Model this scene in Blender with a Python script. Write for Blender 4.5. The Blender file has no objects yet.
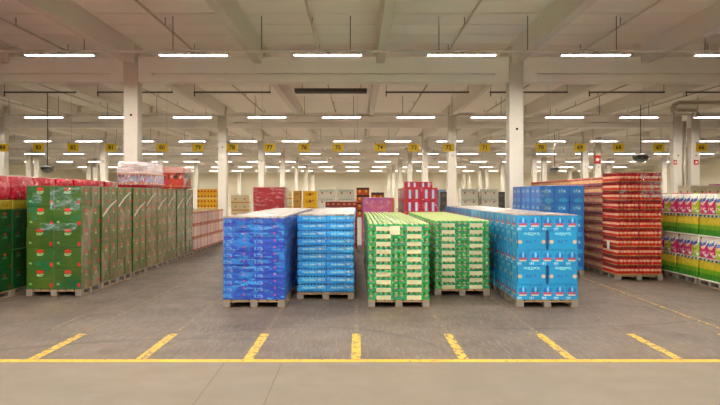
import bpy, bmesh, math, random
from mathutils import Vector, noise
random.seed(7)
S = bpy.context.scene
C = S.collection

# ------------------------------------------------------------------ camera, world, exposure
cam = bpy.data.cameras.new('camera'); camo = bpy.data.objects.new('camera', cam); C.objects.link(camo)
cam.sensor_width = 36; cam.lens = 31.0; cam.clip_end = 400
cam.shift_x = 2.5 / 720; cam.shift_y = -7.5 / 720
camo.location = (0, 0, 2.2); camo.rotation_euler = (math.pi / 2, 0, 0)
S.camera = camo
w = bpy.data.worlds.new('world'); S.world = w; w.use_nodes = True
w.node_tree.nodes['Background'].inputs[0].default_value = (.6, .55, .48, 1)
w.node_tree.nodes['Background'].inputs[1].default_value = .3
S.view_settings.view_transform = 'Standard'; S.view_settings.look = 'None'
S.view_settings.gamma = 1; S.view_settings.use_curve_mapping = False
S.view_settings.exposure = 1.08
TUBE = 150.0          # radiance of the ceiling tubes
S.cycles.max_bounces = 8; S.cycles.diffuse_bounces = 5; S.cycles.use_light_tree = True
S.cycles.sample_clamp_indirect = 6

# ------------------------------------------------------------------ material helpers
def lin(c):
    return tuple(((v / 255) / 12.92 if v <= 10 else ((v / 255 + .055) / 1.055) ** 2.4) for v in c) + (1,)
class NT:
    def __init__(s, name, rough=.6, spec=.4, coat=0, coat_rough=.15, metal=0):
        s.m = bpy.data.materials.new(name); s.m.use_nodes = True
        s.t = s.m.node_tree; s.b = s.t.nodes['Principled BSDF']
        s.b.inputs['Roughness'].default_value = rough
        s.b.inputs['Specular IOR Level'].default_value = spec
        s.b.inputs['Metallic'].default_value = metal
        s.b.inputs['Coat Weight'].default_value = coat; s.b.inputs['Coat Roughness'].default_value = coat_rough
        s.c = {}
    def n(s, typ, **kw):
        nd = s.t.nodes.new(typ)
        for k, v in kw.items(): setattr(nd, k, v)
        return nd
    def put(s, sock, v):
        if isinstance(v, (int, float)): sock.default_value = v
        elif isinstance(v, tuple): sock.default_value = v
        else: s.t.links.new(v, sock)
    def math(s, op, a, b=0.0, c=0.0):
        nd = s.n('ShaderNodeMath', operation=op)
        for i, v in enumerate((a, b, c)): s.put(nd.inputs[i], v)
        return nd.outputs[0]
    def mix(s, f, a, b):
        nd = s.n('ShaderNodeMix', data_type='RGBA')
        s.put(nd.inputs[0], f); s.put(nd.inputs[6], a); s.put(nd.inputs[7], b)
        return nd.outputs[2]
    def coord(s, which):
        if 'tc' not in s.c: s.c['tc'] = s.n('ShaderNodeTexCoord')
        return s.c['tc'].outputs[which]
    def uv(s):
        if 'uv' not in s.c:
            x = s.n('ShaderNodeSeparateXYZ'); s.put(x.inputs[0], s.coord('UV')); s.c['uv'] = (x.outputs[0], x.outputs[1])
        return s.c['uv']
    def wpos(s):
        if 'wp' not in s.c: s.c['wp'] = s.n('ShaderNodeNewGeometry').outputs['Position']
        return s.c['wp']
    def wxyz(s):
        if 'wx' not in s.c:
            x = s.n('ShaderNodeSeparateXYZ'); s.put(x.inputs[0], s.wpos()); s.c['wx'] = x.outputs
        return s.c['wx']
    def oz(s):
        if 'oz' not in s.c:
            x = s.n('ShaderNodeSeparateXYZ'); s.put(x.inputs[0], s.coord('Object')); s.c['oz'] = x.outputs
        return s.c['oz']
    def rnd(s):
        if 'r' not in s.c: s.c['r'] = s.n('ShaderNodeObjectInfo').outputs['Random']
        return s.c['r']
    def noise(s, scale, vec=None, detail=3, rough=.55, stretch=None, dist=0):
        vec = vec if vec is not None else s.wpos()
        if stretch:
            mp = s.n('ShaderNodeMapping'); s.put(mp.inputs[0], vec); mp.inputs['Scale'].default_value = stretch; vec = mp.outputs[0]
        nd = s.n('ShaderNodeTexNoise'); s.put(nd.inputs['Vector'], vec)
        nd.inputs['Scale'].default_value = scale; nd.inputs['Detail'].default_value = detail
        nd.inputs['Roughness'].default_value = rough; nd.inputs['Distortion'].default_value = dist
        return nd.outputs['Fac']
    def ramp(s, v, lo, hi):
        nd = s.n('ShaderNodeMapRange', clamp=True); s.put(nd.inputs[0], v)
        nd.inputs[1].default_value = lo; nd.inputs[2].default_value = hi
        return nd.outputs[0]
    def rect(s, u0, u1, v0, v1, uv=None):
        u, v = uv or s.uv()
        a = s.math('MULTIPLY', s.math('GREATER_THAN', u, u0), s.math('LESS_THAN', u, u1))
        b = s.math('MULTIPLY', s.math('GREATER_THAN', v, v0), s.math('LESS_THAN', v, v1))
        return s.math('MULTIPLY', a, b)
    def ell(s, cu, cv, ru, rv, uv=None):
        u, v = uv or s.uv()
        a = s.math('DIVIDE', s.math('SUBTRACT', u, cu), ru); b = s.math('DIVIDE', s.math('SUBTRACT', v, cv), rv)
        return s.math('LESS_THAN', s.math('ADD', s.math('MULTIPLY', a, a), s.math('MULTIPLY', b, b)), 1.0)
    def tile(s, nu, nv):
        u, v = s.uv()
        return s.math('FRACT', s.math('MULTIPLY', u, nu)), s.math('FRACT', s.math('MULTIPLY', v, nv))
    def color(s, v): s.put(s.b.inputs['Base Color'], v)
    def bump(s, h, strength=.3, dist=.02):
        nd = s.n('ShaderNodeBump'); nd.inputs['Strength'].default_value = strength; nd.inputs['Distance'].default_value = dist
        s.put(nd.inputs['Height'], h); s.put(s.b.inputs['Normal'], nd.outputs[0])
        if s.b.inputs['Coat Weight'].default_value > 0: s.put(s.b.inputs['Coat Normal'], nd.outputs[0])

MATS = {}
def plain(name, rgb, rough=.6, var=.12, nscale=3, metal=0, coat=0, stretch=None, spec=.4):
    if name in MATS: return MATS[name]
    t = NT(name, rough, metal=metal, coat=coat, spec=spec)
    c = lin(rgb); d = tuple(x * (1 - 2 * var) for x in c[:3]) + (1,); e = tuple(min(1, x * (1 + var)) for x in c[:3]) + (1,)
    t.color(t.mix(t.noise(nscale, stretch=stretch), d, e))
    MATS[name] = t.m; return t.m

def printed(name, rgb, layers=(), rgb2=None, rough=.45, coat=.5, wr=.35, var=.25, wscale=6, wstretch=(1, 1, 3), sheen=None):
    """carton face: base colour, flat print given in face coordinates 0..1, glossy creased film over it"""
    if name in MATS: return MATS[name]
    t = NT(name, rough, coat=coat, coat_rough=.2)
    col = lin(rgb)
    if rgb2: col = t.mix(t.ramp(t.noise(1.3, detail=2), .35, .65), lin(rgb), lin(rgb2))
    for L in layers:
        k = L[0]
        if k == 'rect': m = t.rect(*L[1:5]); cc = L[5]
        elif k == 'ell': m = t.ell(*L[1:5]); cc = L[5]
        elif k == 'dots': m = t.ell(.5, .5, L[3], L[4], t.tile(L[1], L[2])); cc = L[5]
        elif k == 'bars': m = t.rect(L[3], L[4], L[5], L[6], t.tile(L[1], L[2])); cc = L[7]
        elif k == 'rowdots':  # nu, ru, cv, rv
            uu = t.tile(L[1], 1)[0]; m = t.ell(.5, L[3], L[2], L[4], (uu, t.uv()[1])); cc = L[5]
        elif k == 'text':     # broken strokes inside a rect
            m = t.math('MULTIPLY', t.rect(*L[1:5]), t.math('GREATER_THAN', t.noise(L[6] if len(L) > 6 else 40, t.coord('Object'), detail=1, stretch=(1, 1, .6)), .5)); cc = L[5]
        elif k == 'cloud':    # scale, threshold, colour
            m = t.ramp(t.noise(L[1], detail=3, stretch=L[4] if len(L) > 4 else None), L[2], L[2] + .12); cc = L[3]
        col = t.mix(m, col, lin(cc))
    hs = t.n('ShaderNodeHueSaturation'); t.put(hs.inputs['Color'], col)
    hs.inputs['Hue'].default_value = .5; hs.inputs['Saturation'].default_value = 1.1
    t.put(hs.inputs['Value'], t.math('ADD', t.math('MULTIPLY', t.rnd(), var * .84), .84 * (1 - var / 2)))
    t.color(hs.outputs[0])
    t.bump(t.noise(wscale, detail=4, stretch=wstretch, dist=.8), wr, .03)
    MATS[name] = t.m; return t.m

# ------------------------------------------------------------------ mesh helpers
class MB:
    def __init__(s): s.v = []; s.f = []; s.mi = []; s.sm = []
    def box(s, x0, x1, y0, y1, z0, z1, m=0):
        b = len(s.v)
        s.v += [(x0,y0,z0),(x1,y0,z0),(x1,y1,z0),(x0,y1,z0),(x0,y0,z1),(x1,y0,z1),(x1,y1,z1),(x0,y1,z1)]
        for f in ((0,3,2,1),(4,5,6,7),(0,1,5,4),(1,2,6,5),(2,3,7,6),(3,0,4,7)):
            s.f.append(tuple(b + i for i in f)); s.mi.append(m); s.sm.append(False)
        return s
    def cyl(s, p, q, r, n=8, m=0, r2=None, cap=True):
        p, q = Vector(p), Vector(q); d = (q - p).normalized()
        a = d.orthogonal().normalized(); c = d.cross(a); r2 = r if r2 is None else r2
        b = len(s.v)
        for (o, rr) in ((p, r), (q, r2)):
            for i in range(n):
                t = 2 * math.pi * i / n; s.v.append(tuple(o + (a * math.cos(t) + c * math.sin(t)) * rr))
        for i in range(n):
            j = (i + 1) % n; s.f.append((b+i, b+j, b+n+j, b+n+i)); s.mi.append(m); s.sm.append(True)
        if cap:
            s.f.append(tuple(b + i for i in reversed(range(n)))); s.mi.append(m); s.sm.append(False)
            s.f.append(tuple(b + n + i for i in range(n))); s.mi.append(m); s.sm.append(False)
        return s
    def lathe(s, x, y, prof, n=8, sx=1, sy=1):
        """prof: list of (r, z, material of the ring above)"""
        b = len(s.v)
        for (r, z, m) in prof:
            for i in range(n):
                t = 2 * math.pi * (i + .5) / n; s.v.append((x + r * math.cos(t) * sx, y + r * math.sin(t) * sy, z))
        for k in range(len(prof) - 1):
            for i in range(n):
                j = (i + 1) % n; s.f.append((b+k*n+i, b+k*n+j, b+(k+1)*n+j, b+(k+1)*n+i)); s.mi.append(prof[k][2]); s.sm.append(True)
        k = len(prof) - 1
        s.f.append(tuple(b + k*n + i for i in range(n))); s.mi.append(prof[k][2]); s.sm.append(False)
        return s
    def prism(s, prof, x0, x1, axis='x', m=0):
        """closed 2-D profile swept along an axis; profile in (y,z) for x, (x,z) for y"""
        b = len(s.v); n = len(prof)
        for a in (x0, x1):
            for (p, q) in prof: s.v.append((a, p, q) if axis == 'x' else (p, a, q))
        for i in range(n):
            j = (i + 1) % n; s.f.append((b+i, b+j, b+n+j, b+n+i)); s.mi.append(m); s.sm.append(False)
        s.f.append(tuple(b + i for i in range(n))); s.mi.append(m); s.sm.append(False)
        s.f.append(tuple(b + n + i for i in reversed(range(n)))); s.mi.append(m); s.sm.append(False)
        return s
    def mesh(s, name, mats, uv=True):
        me = bpy.data.meshes.new(name); me.from_pydata(s.v, [], s.f); 
        for m in (mats if isinstance(mats, (list, tuple)) else [mats]): me.materials.append(m)
        for p, mi, sm in zip(me.polygons, s.mi, s.sm): p.material_index = mi; p.use_smooth = sm
        bm = bmesh.new(); bm.from_mesh(me); bmesh.ops.recalc_face_normals(bm, faces=bm.faces); bm.to_mesh(me); bm.free()
        if uv: box_uv(me)
        return me
def box_uv(me):
    lo = [min(v.co[i] for v in me.vertices) for i in range(3)]; hi = [max(v.co[i] for v in me.vertices) for i in range(3)]
    sp = [max(1e-6, hi[i] - lo[i]) for i in range(3)]
    lay = me.uv_layers.new(name='uv')
    for p in me.polygons:
        n = p.normal; a = max(range(3), key=lambda i: abs(n[i]))
        for li in p.loop_indices:
            co = me.vertices[me.loops[li].vertex_index].co; q = [(co[i] - lo[i]) / sp[i] for i in range(3)]
            if a == 1: uv = (q[0] if n[1] < 0 else 1 - q[0], q[2])
            elif a == 0: uv = (q[1] if n[0] > 0 else 1 - q[1], q[2])
            else: uv = (q[0], q[1])
            lay.data[li].uv = uv
CACHE = {}
def carton_mesh(key, w_, d_, h_, mat, top=None, bev=.008, bulge=0.0):
    """a bevelled carton standing on its base centre; lid faces may carry their own material"""
    if key in CACHE: return CACHE[key]
    bm = bmesh.new(); bmesh.ops.create_cube(bm, size=1)
    for v in bm.verts: v.co = Vector((v.co.x * w_, v.co.y * d_, (v.co.z + .5) * h_))
    bmesh.ops.bevel(bm, geom=list(bm.edges), offset=bev, segments=1, affect='EDGES')
    if bulge:
        bmesh.ops.subdivide_edges(bm, edges=[e for e in bm.edges if e.calc_length() > min(w_, d_, h_) * .5], cuts=2, use_grid_fill=True)
        for v in bm.verts:
            fz = 1 - (2 * v.co.z / h_ - 1) ** 2
            fx = 1 - (2 * v.co.x / w_) ** 2; fy = 1 - (2 * v.co.y / d_) ** 2
            if abs(v.co.x) > w_ / 2 - 1e-4: v.co.x += math.copysign(bulge * fz * (fy + .3), v.co.x)
            if abs(v.co.y) > d_ / 2 - 1e-4: v.co.y += math.copysign(bulge * fz * (fx + .3), v.co.y)
    bmesh.ops.recalc_face_normals(bm, faces=bm.faces)
    me = bpy.data.meshes.new(key); bm.to_mesh(me); bm.free()
    me.materials.append(mat); me.materials.append(top or mat)
    for p in me.polygons:
        if p.normal.z > .7: p.material_index = 1
        if bulge: p.use_smooth = False
    box_uv(me); CACHE[key] = me; return me

def obj(name, me, parent=None, loc=(0, 0, 0), rz=0.0, scale=None):
    o = bpy.data.objects.new(name, me); C.objects.link(o); o.location = loc
    if rz: o.rotation_euler = (0, 0, rz)
    if scale: o.scale = scale
    if parent: o.parent = parent
    return o
def tag(o, label, cat=None, group=None, kind=None):
    if label: o['label'] = label
    if cat: o['category'] = cat
    if group: o['group'] = group
    if kind: o['kind'] = kind
    return o
ORD = ['first','second','third','fourth','fifth','sixth','seventh','eighth','ninth','tenth','eleventh','twelfth','thirteenth','fourteenth',
       'fifteenth','sixteenth','seventeenth','eighteenth','nineteenth','twentieth','twenty-first','twenty-second','twenty-third','twenty-fourth','twenty-fifth','twenty-sixth']

# ------------------------------------------------------------------ materials of the building
def concrete_floor():
    t = NT('floor concrete', .55, spec=.35)
    x, y, z = t.wxyz()
    near = t.mix(t.noise(.5, detail=4), lin((106, 94, 79)), lin((117, 105, 89)))
    near = t.mix(t.math('MULTIPLY', t.ramp(t.noise(1.2, detail=5, stretch=(.35, 1.6, 1), dist=1.2), .52, .7), .22), near, lin((92, 83, 73)))
    far = t.mix(t.ramp(t.noise(.7, detail=5), .3, .7), lin((75, 64, 55)), lin((101, 87, 74)))
    far = t.mix(t.math('MULTIPLY', t.ramp(t.noise(24, detail=5, rough=.75, stretch=(1, .12, 1), dist=.4), .5, .68), .5), far, lin((138, 125, 112)))
    far = t.mix(t.math('MULTIPLY', t.ramp(t.noise(5, detail=4, rough=.7, stretch=(1, .1, 1)), .55, .75), .55), far, lin((72, 64, 57)))
    far = t.mix(t.math('MULTIPLY', t.ramp(t.noise(40, detail=2, stretch=(1, .3, 1)), .62, .74), .3), far, lin((160, 148, 134)))
    # tyre arcs
    for (cx, cy, r, wd, x0, x1) in ((-.85, 8.2, 2.15, .045, -3.6, 1.9), (-2.2, 3.2, 6.3, .05, -6, -.6), (2.5, 19.5, 9.3, .05, 1.5, 8)):
        dx = t.math('SUBTRACT', x, cx); dy = t.math('SUBTRACT', y, cy)
        rr = t.math('SQRT', t.math('ADD', t.math('MULTIPLY', dx, dx), t.math('MULTIPLY', dy, dy)))
        m = t.math('SUBTRACT', 1.0, t.ramp(t.math('ABSOLUTE', t.math('SUBTRACT', rr, r)), 0, wd * 1.6))
        m = t.math('MULTIPLY', m, t.ramp(t.noise(1.1), .2, .45))
        m = t.math('MULTIPLY', m, t.math('MULTIPLY', t.ramp(x, x0, x0 + 1), t.math('SUBTRACT', 1.0, t.ramp(x, x1 - 1, x1))))
        far = t.mix(t.math('MULTIPLY', m, .7), far, lin((66, 60, 56)))
    back = t.mix(t.noise(.5, detail=3), lin((148, 140, 127)), lin((160, 152, 139)))   # paler back floor, added to bounce light onto the far ceiling
    far = t.mix(t.ramp(y, 27.2, 27.5), far, back)
    edge = t.math('ADD', y, t.math('MULTIPLY', t.noise(3), .06))
    col = t.mix(t.ramp(edge, 8.2, 8.3), near, far)
    t.color(col); t.bump(t.noise(40, detail=2), .12, .01)
    t.put(t.b.inputs['Roughness'], t.math('ADD', .42, t.math('MULTIPLY', t.noise(2), .3)))
    return t.m
M_floor = concrete_floor()
def paint(name, wear, base=(92, 81, 70)):
    t = NT(name, .55)
    y = t.mix(t.noise(3), lin((206, 168, 40)), lin((186, 146, 28)))
    m = t.ramp(t.noise(14, detail=4, rough=.75, stretch=(1, .7, 1)), wear, wear + .1)
    t.color(t.mix(m, y, lin(base))); return t.m
M_paint = paint('yellow floor paint', .56); M_paint2 = paint('worn yellow floor paint', .485); M_paint4 = paint('thin worn yellow paint', .42); M_paint3 = paint('faded yellow floor paint', .33)
M_conc = plain('painted concrete', (204, 196, 182), .75, .05, .8)
M_joist = plain('shade-toned concrete joist', (222, 214, 202), .75, .06, .6, stretch=(1, .3, 1))  # joists coloured greyer than the beams to paint in their shading
M_beam = plain('grey white concrete beam', (245, 240, 231), .75, .05, .6, stretch=(1, .3, 1))
def deck_mat():
    t = NT('ceiling deck', .8)
    c = t.mix(t.noise(.35, detail=3), lin((236, 228, 216)), lin((244, 237, 226)))
    c = t.mix(t.math('MULTIPLY', t.rnd(), .35), c, lin((238, 231, 221)))
    t.color(t.mix(t.ramp(t.noise(2, stretch=(.3, 3, 1)), .55, .75), c, lin((240, 233, 223)))); return t.m
M_deck = deck_mat()
M_wall = plain('pale wall panel', (232, 224, 200), .8, .04, .3)
M_steel = plain('galvanised steel', (150, 142, 130), .45, .1, 4, metal=.4)
M_white = plain('white enamelled steel', (228, 224, 214), .4, .03)
M_dark = plain('dark steel', (82, 75, 67), .5, .1)
M_black = plain('black hole', (12, 11, 10), .8, 0)
M_pipe = plain('painted pipe', (196, 184, 166), .5, .05)
M_kraft = plain('kraft cardboard', (176, 142, 98), .8, .08, 8)
M_sheet = printed('film covered cardboard sheet', (160, 146, 130), [('cloud', 3, .5, (208, 206, 214)), ('cloud', 7, .56, (128, 110, 92))], rough=.3, coat=.7, wr=.6)
def wood():
    t = NT('pallet wood', .75)
    c = t.mix(t.noise(5, t.coord('Object'), detail=4, stretch=(.6, 4, 4)), lin((126, 99, 68)), lin((166, 136, 98)))
    c = t.mix(t.math('MULTIPLY', t.rnd(), .6), c, lin((118, 104, 88)))
    t.color(c); t.bump(t.noise(20, t.coord('Object'), stretch=(.3, 3, 3)), .3, .01); return t.m
M_wood = wood()
M_block = plain('pressed chip block', (128, 124, 117), .8, .12, 20)
M_tube = bpy.data.materials.new('lit tube'); M_tube.use_nodes = True
_b = M_tube.node_tree.nodes['Principled BSDF']; _b.inputs['Emission Color'].default_value = (1, .95, .87, 1); _b.inputs['Emission Strength'].default_value = TUBE
M_skirt = bpy.data.materials.new('glowing diffuser edge'); M_skirt.use_nodes = True
_b = M_skirt.node_tree.nodes['Principled BSDF']; _b.inputs['Emission Color'].default_value = (1, .96, .9, 1); _b.inputs['Emission Strength'].default_value = 8.0; _b.inputs['Base Color'].default_value = (.02, .02, .02, 1); _b.inputs['Specular IOR Level'].default_value = 0
M_sign = plain('yellow sign plate', (255, 222, 50), .4, .01)
M_ink = plain('black lettering', (30, 26, 20), .6, 0)
M_red = plain('red sign plate', (190, 34, 28), .4, .04)

# ------------------------------------------------------------------ the building
BAY = 13.8; ROW0 = 20.6
ROWS = [ROW0 + BAY * k for k in range(-2, 7)]
COLX = [-32.8, -32.0, -19.7, -7.46, 5.22, 17.65, 18.64, 30.6]
JOX = [-41.0, -36.9, -32.8, -28.4, -24.0, -19.7, -15.6, -11.6, -7.46, -3.27, .75, 5.22, 9.45, 13.6, 17.65, 22.7, 26.6, 30.6, 34.7, 38.8]
ZD, ZJ, ZG0, ZG1 = 7.17, 6.53, 5.91, 6.75
XL, XR, YF, YB = -46.0, 43.0, -12.0, 107.0
fl = obj('floor', MB().box(XL, XR, YF, YB, -.2, 0).mesh('floor', M_floor, False)); tag(fl, 'worn brown concrete hall floor with a smooth beige front aisle', kind='structure')
ce = obj('ceiling', MB().box(XL, XR, YF, YB, ZD + .075, ZD + .2).box(XL, XR, YF, 11.2, ZD, ZD + .075).box(XL, XR, 34.2, YB, ZD, ZD + .075).mesh('ceiling', M_deck, False)); tag(ce, 'beige ceiling deck above the concrete joists', kind='structure')
for nm, b, lb in (('wall_back', (XL, XR, YB, YB + .2, 0, ZD + .2), 'pale far end wall of the hall'),
                  ('wall_front', (XL, XR, YF - .2, YF, 0, ZD + .2), 'pale wall behind the front aisle'),
                  ('wall_left', (XL - .2, XL, YF, YB, 0, ZD + .2), 'pale long wall on the left'),
                  ('wall_right', (XR, XR + .2, YF, YB, 0, ZD + .2), 'pale long wall on the right')):
    tag(obj(nm, MB().box(*b).mesh(nm, M_wall, False)), lb, kind='structure')
# deck panels between the joists, built as far back as they can be told apart
PW = 1.15
for a, b in zip(JOX[:-1], JOX[1:]):
    if b < -21 or a > 22: continue
    wdt = b - a
    key = 'panel%.2f' % wdt
    if key not in CACHE: CACHE[key] = MB().box(-wdt / 2 + .008, wdt / 2 - .008, .025, PW - .025, 0, .07).mesh('deck_panel', M_deck, False)
    for k in range(20):
        y = 11.2 + k * PW
        if max(a, -b) > y * .62 + 1: continue
        obj('deck_panel', CACHE[key], ce, ((a + b) / 2, y, ZD + random.uniform(-.004, .004)))
# columns
def col_label(x, r):
    side = ['far left joint, outer', 'far left joint, inner', 'left aisle', 'left of centre', 'right of centre', 'right joint, inner', 'right joint, outer', 'far right'][COLX.index(x)]
    return 'square white concrete column, %s line, %s row from the front aisle' % (side, ORD[max(0, r)])
cm = MB(); h = .235
cm.prism([(-h, -h + .02), (-h + .02, -h), (h - .02, -h), (h, -h + .02), (h, h - .02), (h - .02, h), (-h + .02, h), (-h, h - .02)], 0, ZG1, 'x')
cm.v = [(q[1], q[2], q[0]) for q in cm.v]
ME_col = cm.mesh('column', M_conc)
ME_hole = MB().box(-.035, .035, -.01, .03, -.035, .035).mesh('socket', M_black)
for r, y in enumerate(ROWS[2:]):
    for x in COLX:
        o = obj('column', ME_col, None, (x, y, 0)); tag(o, col_label(x, r), 'column', 'white hall columns', 'structure')
        if r < 4: obj('socket', ME_hole, o, (.02, -h, 4.83 if x < 0 else 4.37))
# girders between columns, thickened near the columns
GX = [-46, -32.4, -19.7, -7.46, 5.22, 18.15, 30.6, 43]
gi = 0
for r, y in enumerate(ROWS):
    if y < -8: continue
    for a, b in zip(GX[:-1], GX[1:]):
        if r >= 2 and max(a, -b) > y * .62 + 6: continue
        m = MB(); e = .24
        pr_i = [(-.21, ZG0), (.21, ZG0), (.21, ZG0 + .24), (.1, ZG0 + .31), (.1, ZG1 - .1), (.21, ZG1 - .06), (.21, ZG1), (-.21, ZG1), (-.21, ZG1 - .06), (-.2, ZG1 - .08), (-.2, ZG0 + .3), (-.1, ZG0 + .29), (-.1, ZG0 + .23), (-.21, ZG0 + .22)]
        pr_s = [(-.2, ZG0), (.2, ZG0), (.2, ZG1), (-.2, ZG1)]
        m.prism([(y + p, q) for p, q in pr_i], a + e + .45, b - e - .45)
        m.prism([(y + p, q) for p, q in pr_s], a + e, a + e + .45); m.prism([(y + p, q) for p, q in pr_s], b - e - .45, b - e)
        o = obj('girder', m.mesh('girder', M_beam, False))
        tag(o, 'long concrete girder across the hall, %s row from the front aisle' % ORD[max(0, r - 2)], 'beam', 'concrete girders', 'structure')
# joists
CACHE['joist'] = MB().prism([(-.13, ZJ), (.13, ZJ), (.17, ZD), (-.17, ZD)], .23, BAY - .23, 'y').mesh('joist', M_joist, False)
for r, y in enumerate(ROWS[:-1] ):
    if y < 0: continue
    for x in JOX:
        if abs(x) > (y + BAY) * .62 + 3: continue
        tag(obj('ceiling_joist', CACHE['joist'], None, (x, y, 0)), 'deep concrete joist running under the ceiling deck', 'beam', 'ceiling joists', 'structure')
# sprinkler pipes midway between joists
for a, b in zip(JOX[:-1], JOX[1:]):
    x = (a + b) / 2
    if abs(x) > 20: continue
    m = MB().cyl((x, 8, 6.92), (x, 88, 6.92), .032, 8)
    o = obj('sprinkler_pipe', m.mesh('sprinkler_pipe', M_pipe, False)); tag(o, 'thin sprinkler pipe between two ceiling joists, %s from left' % ORD[JOX.index(a) - 5], 'pipe', 'sprinkler pipes')
    if 'head' not in CACHE: CACHE['head'] = MB().cyl((0, 0, 0), (0, 0, .2), .014, 6).cyl((0, 0, .14), (0, 0, .23), .012, 6).cyl((0, 0, -.0), (0, 0, .03), .03, 6).mesh('sprinkler_head', M_steel, False)
    for k in range(8): obj('sprinkler_head', CACHE['head'], o, (x, 14.2 + k * 3.1, 6.93))

# strip lights on suspended rails; negative rows are unseen, added to light the front
ME_tube = MB().box(-.92, .92, -.06, .06, -.004, 0).mesh('tube', M_tube, False)
ME_skirt = MB().box(-.93, .93, -.078, -.07, -.014, 0).box(-.93, .93, .07, .078, -.014, 0).box(-.93, -.922, -.07, .07, -.014, 0).box(.922, .93, -.07, .07, -.014, 0).mesh('added_skirt', M_skirt, False)  # glowing skirts added to hide the bright panel from low views
ME_hous = MB().prism([(-.08, .0), (.08, .0), (.08, .012), (.05, .046), (-.05, .046), (-.08, .012)], -.95, .95).mesh('strip_light', M_white, False)
ME_cap = MB().box(-.02, .02, -.082, .082, 0, .048).mesh('end_cap', M_white, False)
ME_clip2 = MB().box(-.06, .06, -.02, .02, .05, .076).mesh('clip', M_steel, False)
ME_rod = MB().cyl((0, 0, 0), (0, 0, ZD - 6.2), .011, 6).mesh('hanger_rod', M_dark, False)
ZL = 6.08
for k in range(-4, 7):
    y = 17.2 + BAY * k if k >= 0 else 16.4 + 6.9 * k
    hw = min(41, max(14, y * .6 + 3)); x0 = max(XL + 1, -hw); x1 = min(XR - 1, hw)
    rail = obj('light_rail', MB().box(x0, x1, y - .035, y + .035, ZL + .076, ZL + .13).mesh('light_rail', M_white, False))
    tag(rail, 'long grey light rail hung below the ceiling, %s row back' % (ORD[k] if k >= 0 else ORD[-1 - k] + ' added overhead'), 'rail', 'light rails')
    if 1:
        j = math.ceil((x0 + .5) / 2.46)
        while j * 2.46 < x1 - .3: obj('hanger_rod', ME_rod, rail, (j * 2.46 - .2, y, 6.2)); j += 1
    pt = 3.72 if k >= 0 else 3.72
    j0 = math.ceil((x0 + 1.1 + .83) / pt); i = 0
    while -.83 + j0 * pt + 1 < x1:
        o = obj('strip_light', ME_hous, None, (-.83 + j0 * pt + .02 * max(k, 0), y, ZL))
        obj('tube', ME_tube, o); obj('added_skirt', ME_skirt, o); obj('clip', ME_clip2, o)
        if 0 <= k < 3:
            for s in (-1, 1): obj('end_cap', ME_cap, o, (s * .94, 0, 0))
        if k < 0: lb = 'unseen white strip light added over the front aisle near the camera'
        elif k < 4: lb = 'lit white strip light, %s from left in the %s ceiling row' % (ORD[i], ORD[k])
        else: lb = 'tiny distant lit strip light in the far ceiling rows'
        tag(o, lb, 'light', 'strip lights %s' % ('in the far rows' if k >= 4 else 'in ceiling row %s' % (ORD[k] if k >= 0 else 'added overhead')))
        j0 += 1; i += 1
# dark ceiling bars hooked between joists in the second bay
for a, b in zip(JOX[:-1], JOX[1:]):
    if abs((a + b) / 2) > 16.5: continue
    y = 26.55; i = JOX.index(a)
    if abs(a + 3.27) < .01:
        m = MB().box(a + .6, b - .35, y - .3, y + .3, 6.62, 6.72)
        for s in range(6): m.box(a + .6, b - .35, y - .28 + s * .1, y - .24 + s * .1, 6.58, 6.62)
        o = obj('radiant_heater', m.mesh('radiant_heater', M_dark, False)); tag(o, 'dark grey radiant heater panel hung under the ceiling deck', 'heater')
        obj('hanger', MB().cyl((a + .9, y, 6.72), (a + .9, y, ZD), .012).cyl((b - .6, y, 6.72), (b - .6, y, ZD), .012).mesh('hanger', M_dark, False), o)
    else:
        o = obj('ceiling_bar', MB().box(a + .45, b - .45, y - .03, y + .03, 6.57, 6.63).mesh('ceiling_bar', M_dark, False))
        tag(o, 'dark steel bar spanning between two ceiling joists, %s from left' % ORD[max(0, i - 5)], 'bar', 'ceiling bars')
        for xx in (a + .48, b - .48): obj('bracket', MB().box(xx - .02, xx + .02, y - .02, y + .02, 6.42 if xx < (a + b) / 2 else 6.57, 6.63).cyl((xx, y, 6.6), (xx, y, ZD), .01).mesh('bracket', M_dark, False), o)

# ------------------------------------------------------------------ floor markings
LANE = 1.444
tag(obj('floor_line', MB().box(-14, 14, 8.16, 8.29, 0, .003).mesh('floor_line', M_paint, False)), 'long yellow painted line across the front aisle', 'floor marking')
for k in range(-4, 5):
    x = k * LANE - .02
    tag(obj('lane_mark', MB().box(x - .065, x + .065, 8.31, 9.82, 0, .003).mesh('lane_mark', M_paint2, False)),
        'short yellow lane mark on the floor, %s from left' % ORD[k + 4], 'floor marking', 'yellow lane marks')
    tag(obj('faded_lane_line', MB().box(x - .04, x + .04, 9.9, 24, 0, .002).mesh('faded_lane_line', M_paint3, False)),
        'faded yellow lane line continuing the %s lane mark from left' % ORD[k + 4], 'floor marking', 'faded lane lines')
for x, q in ((5.98, 'inner'), (6.28, 'outer'), (-5.0, 'left')):
    tag(obj('aisle_line', MB().box(x - .035, x + .035, 10.1, 30, 0, .0035).mesh('aisle_line', M_paint4 if q == 'inner' else M_paint3, False)),
        'long thin worn yellow aisle line beside the %s stacks' % ({'inner': 'tall blue', 'outer': 'orange red', 'left': 'green'}[q]), 'floor marking', 'aisle lines')
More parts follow.
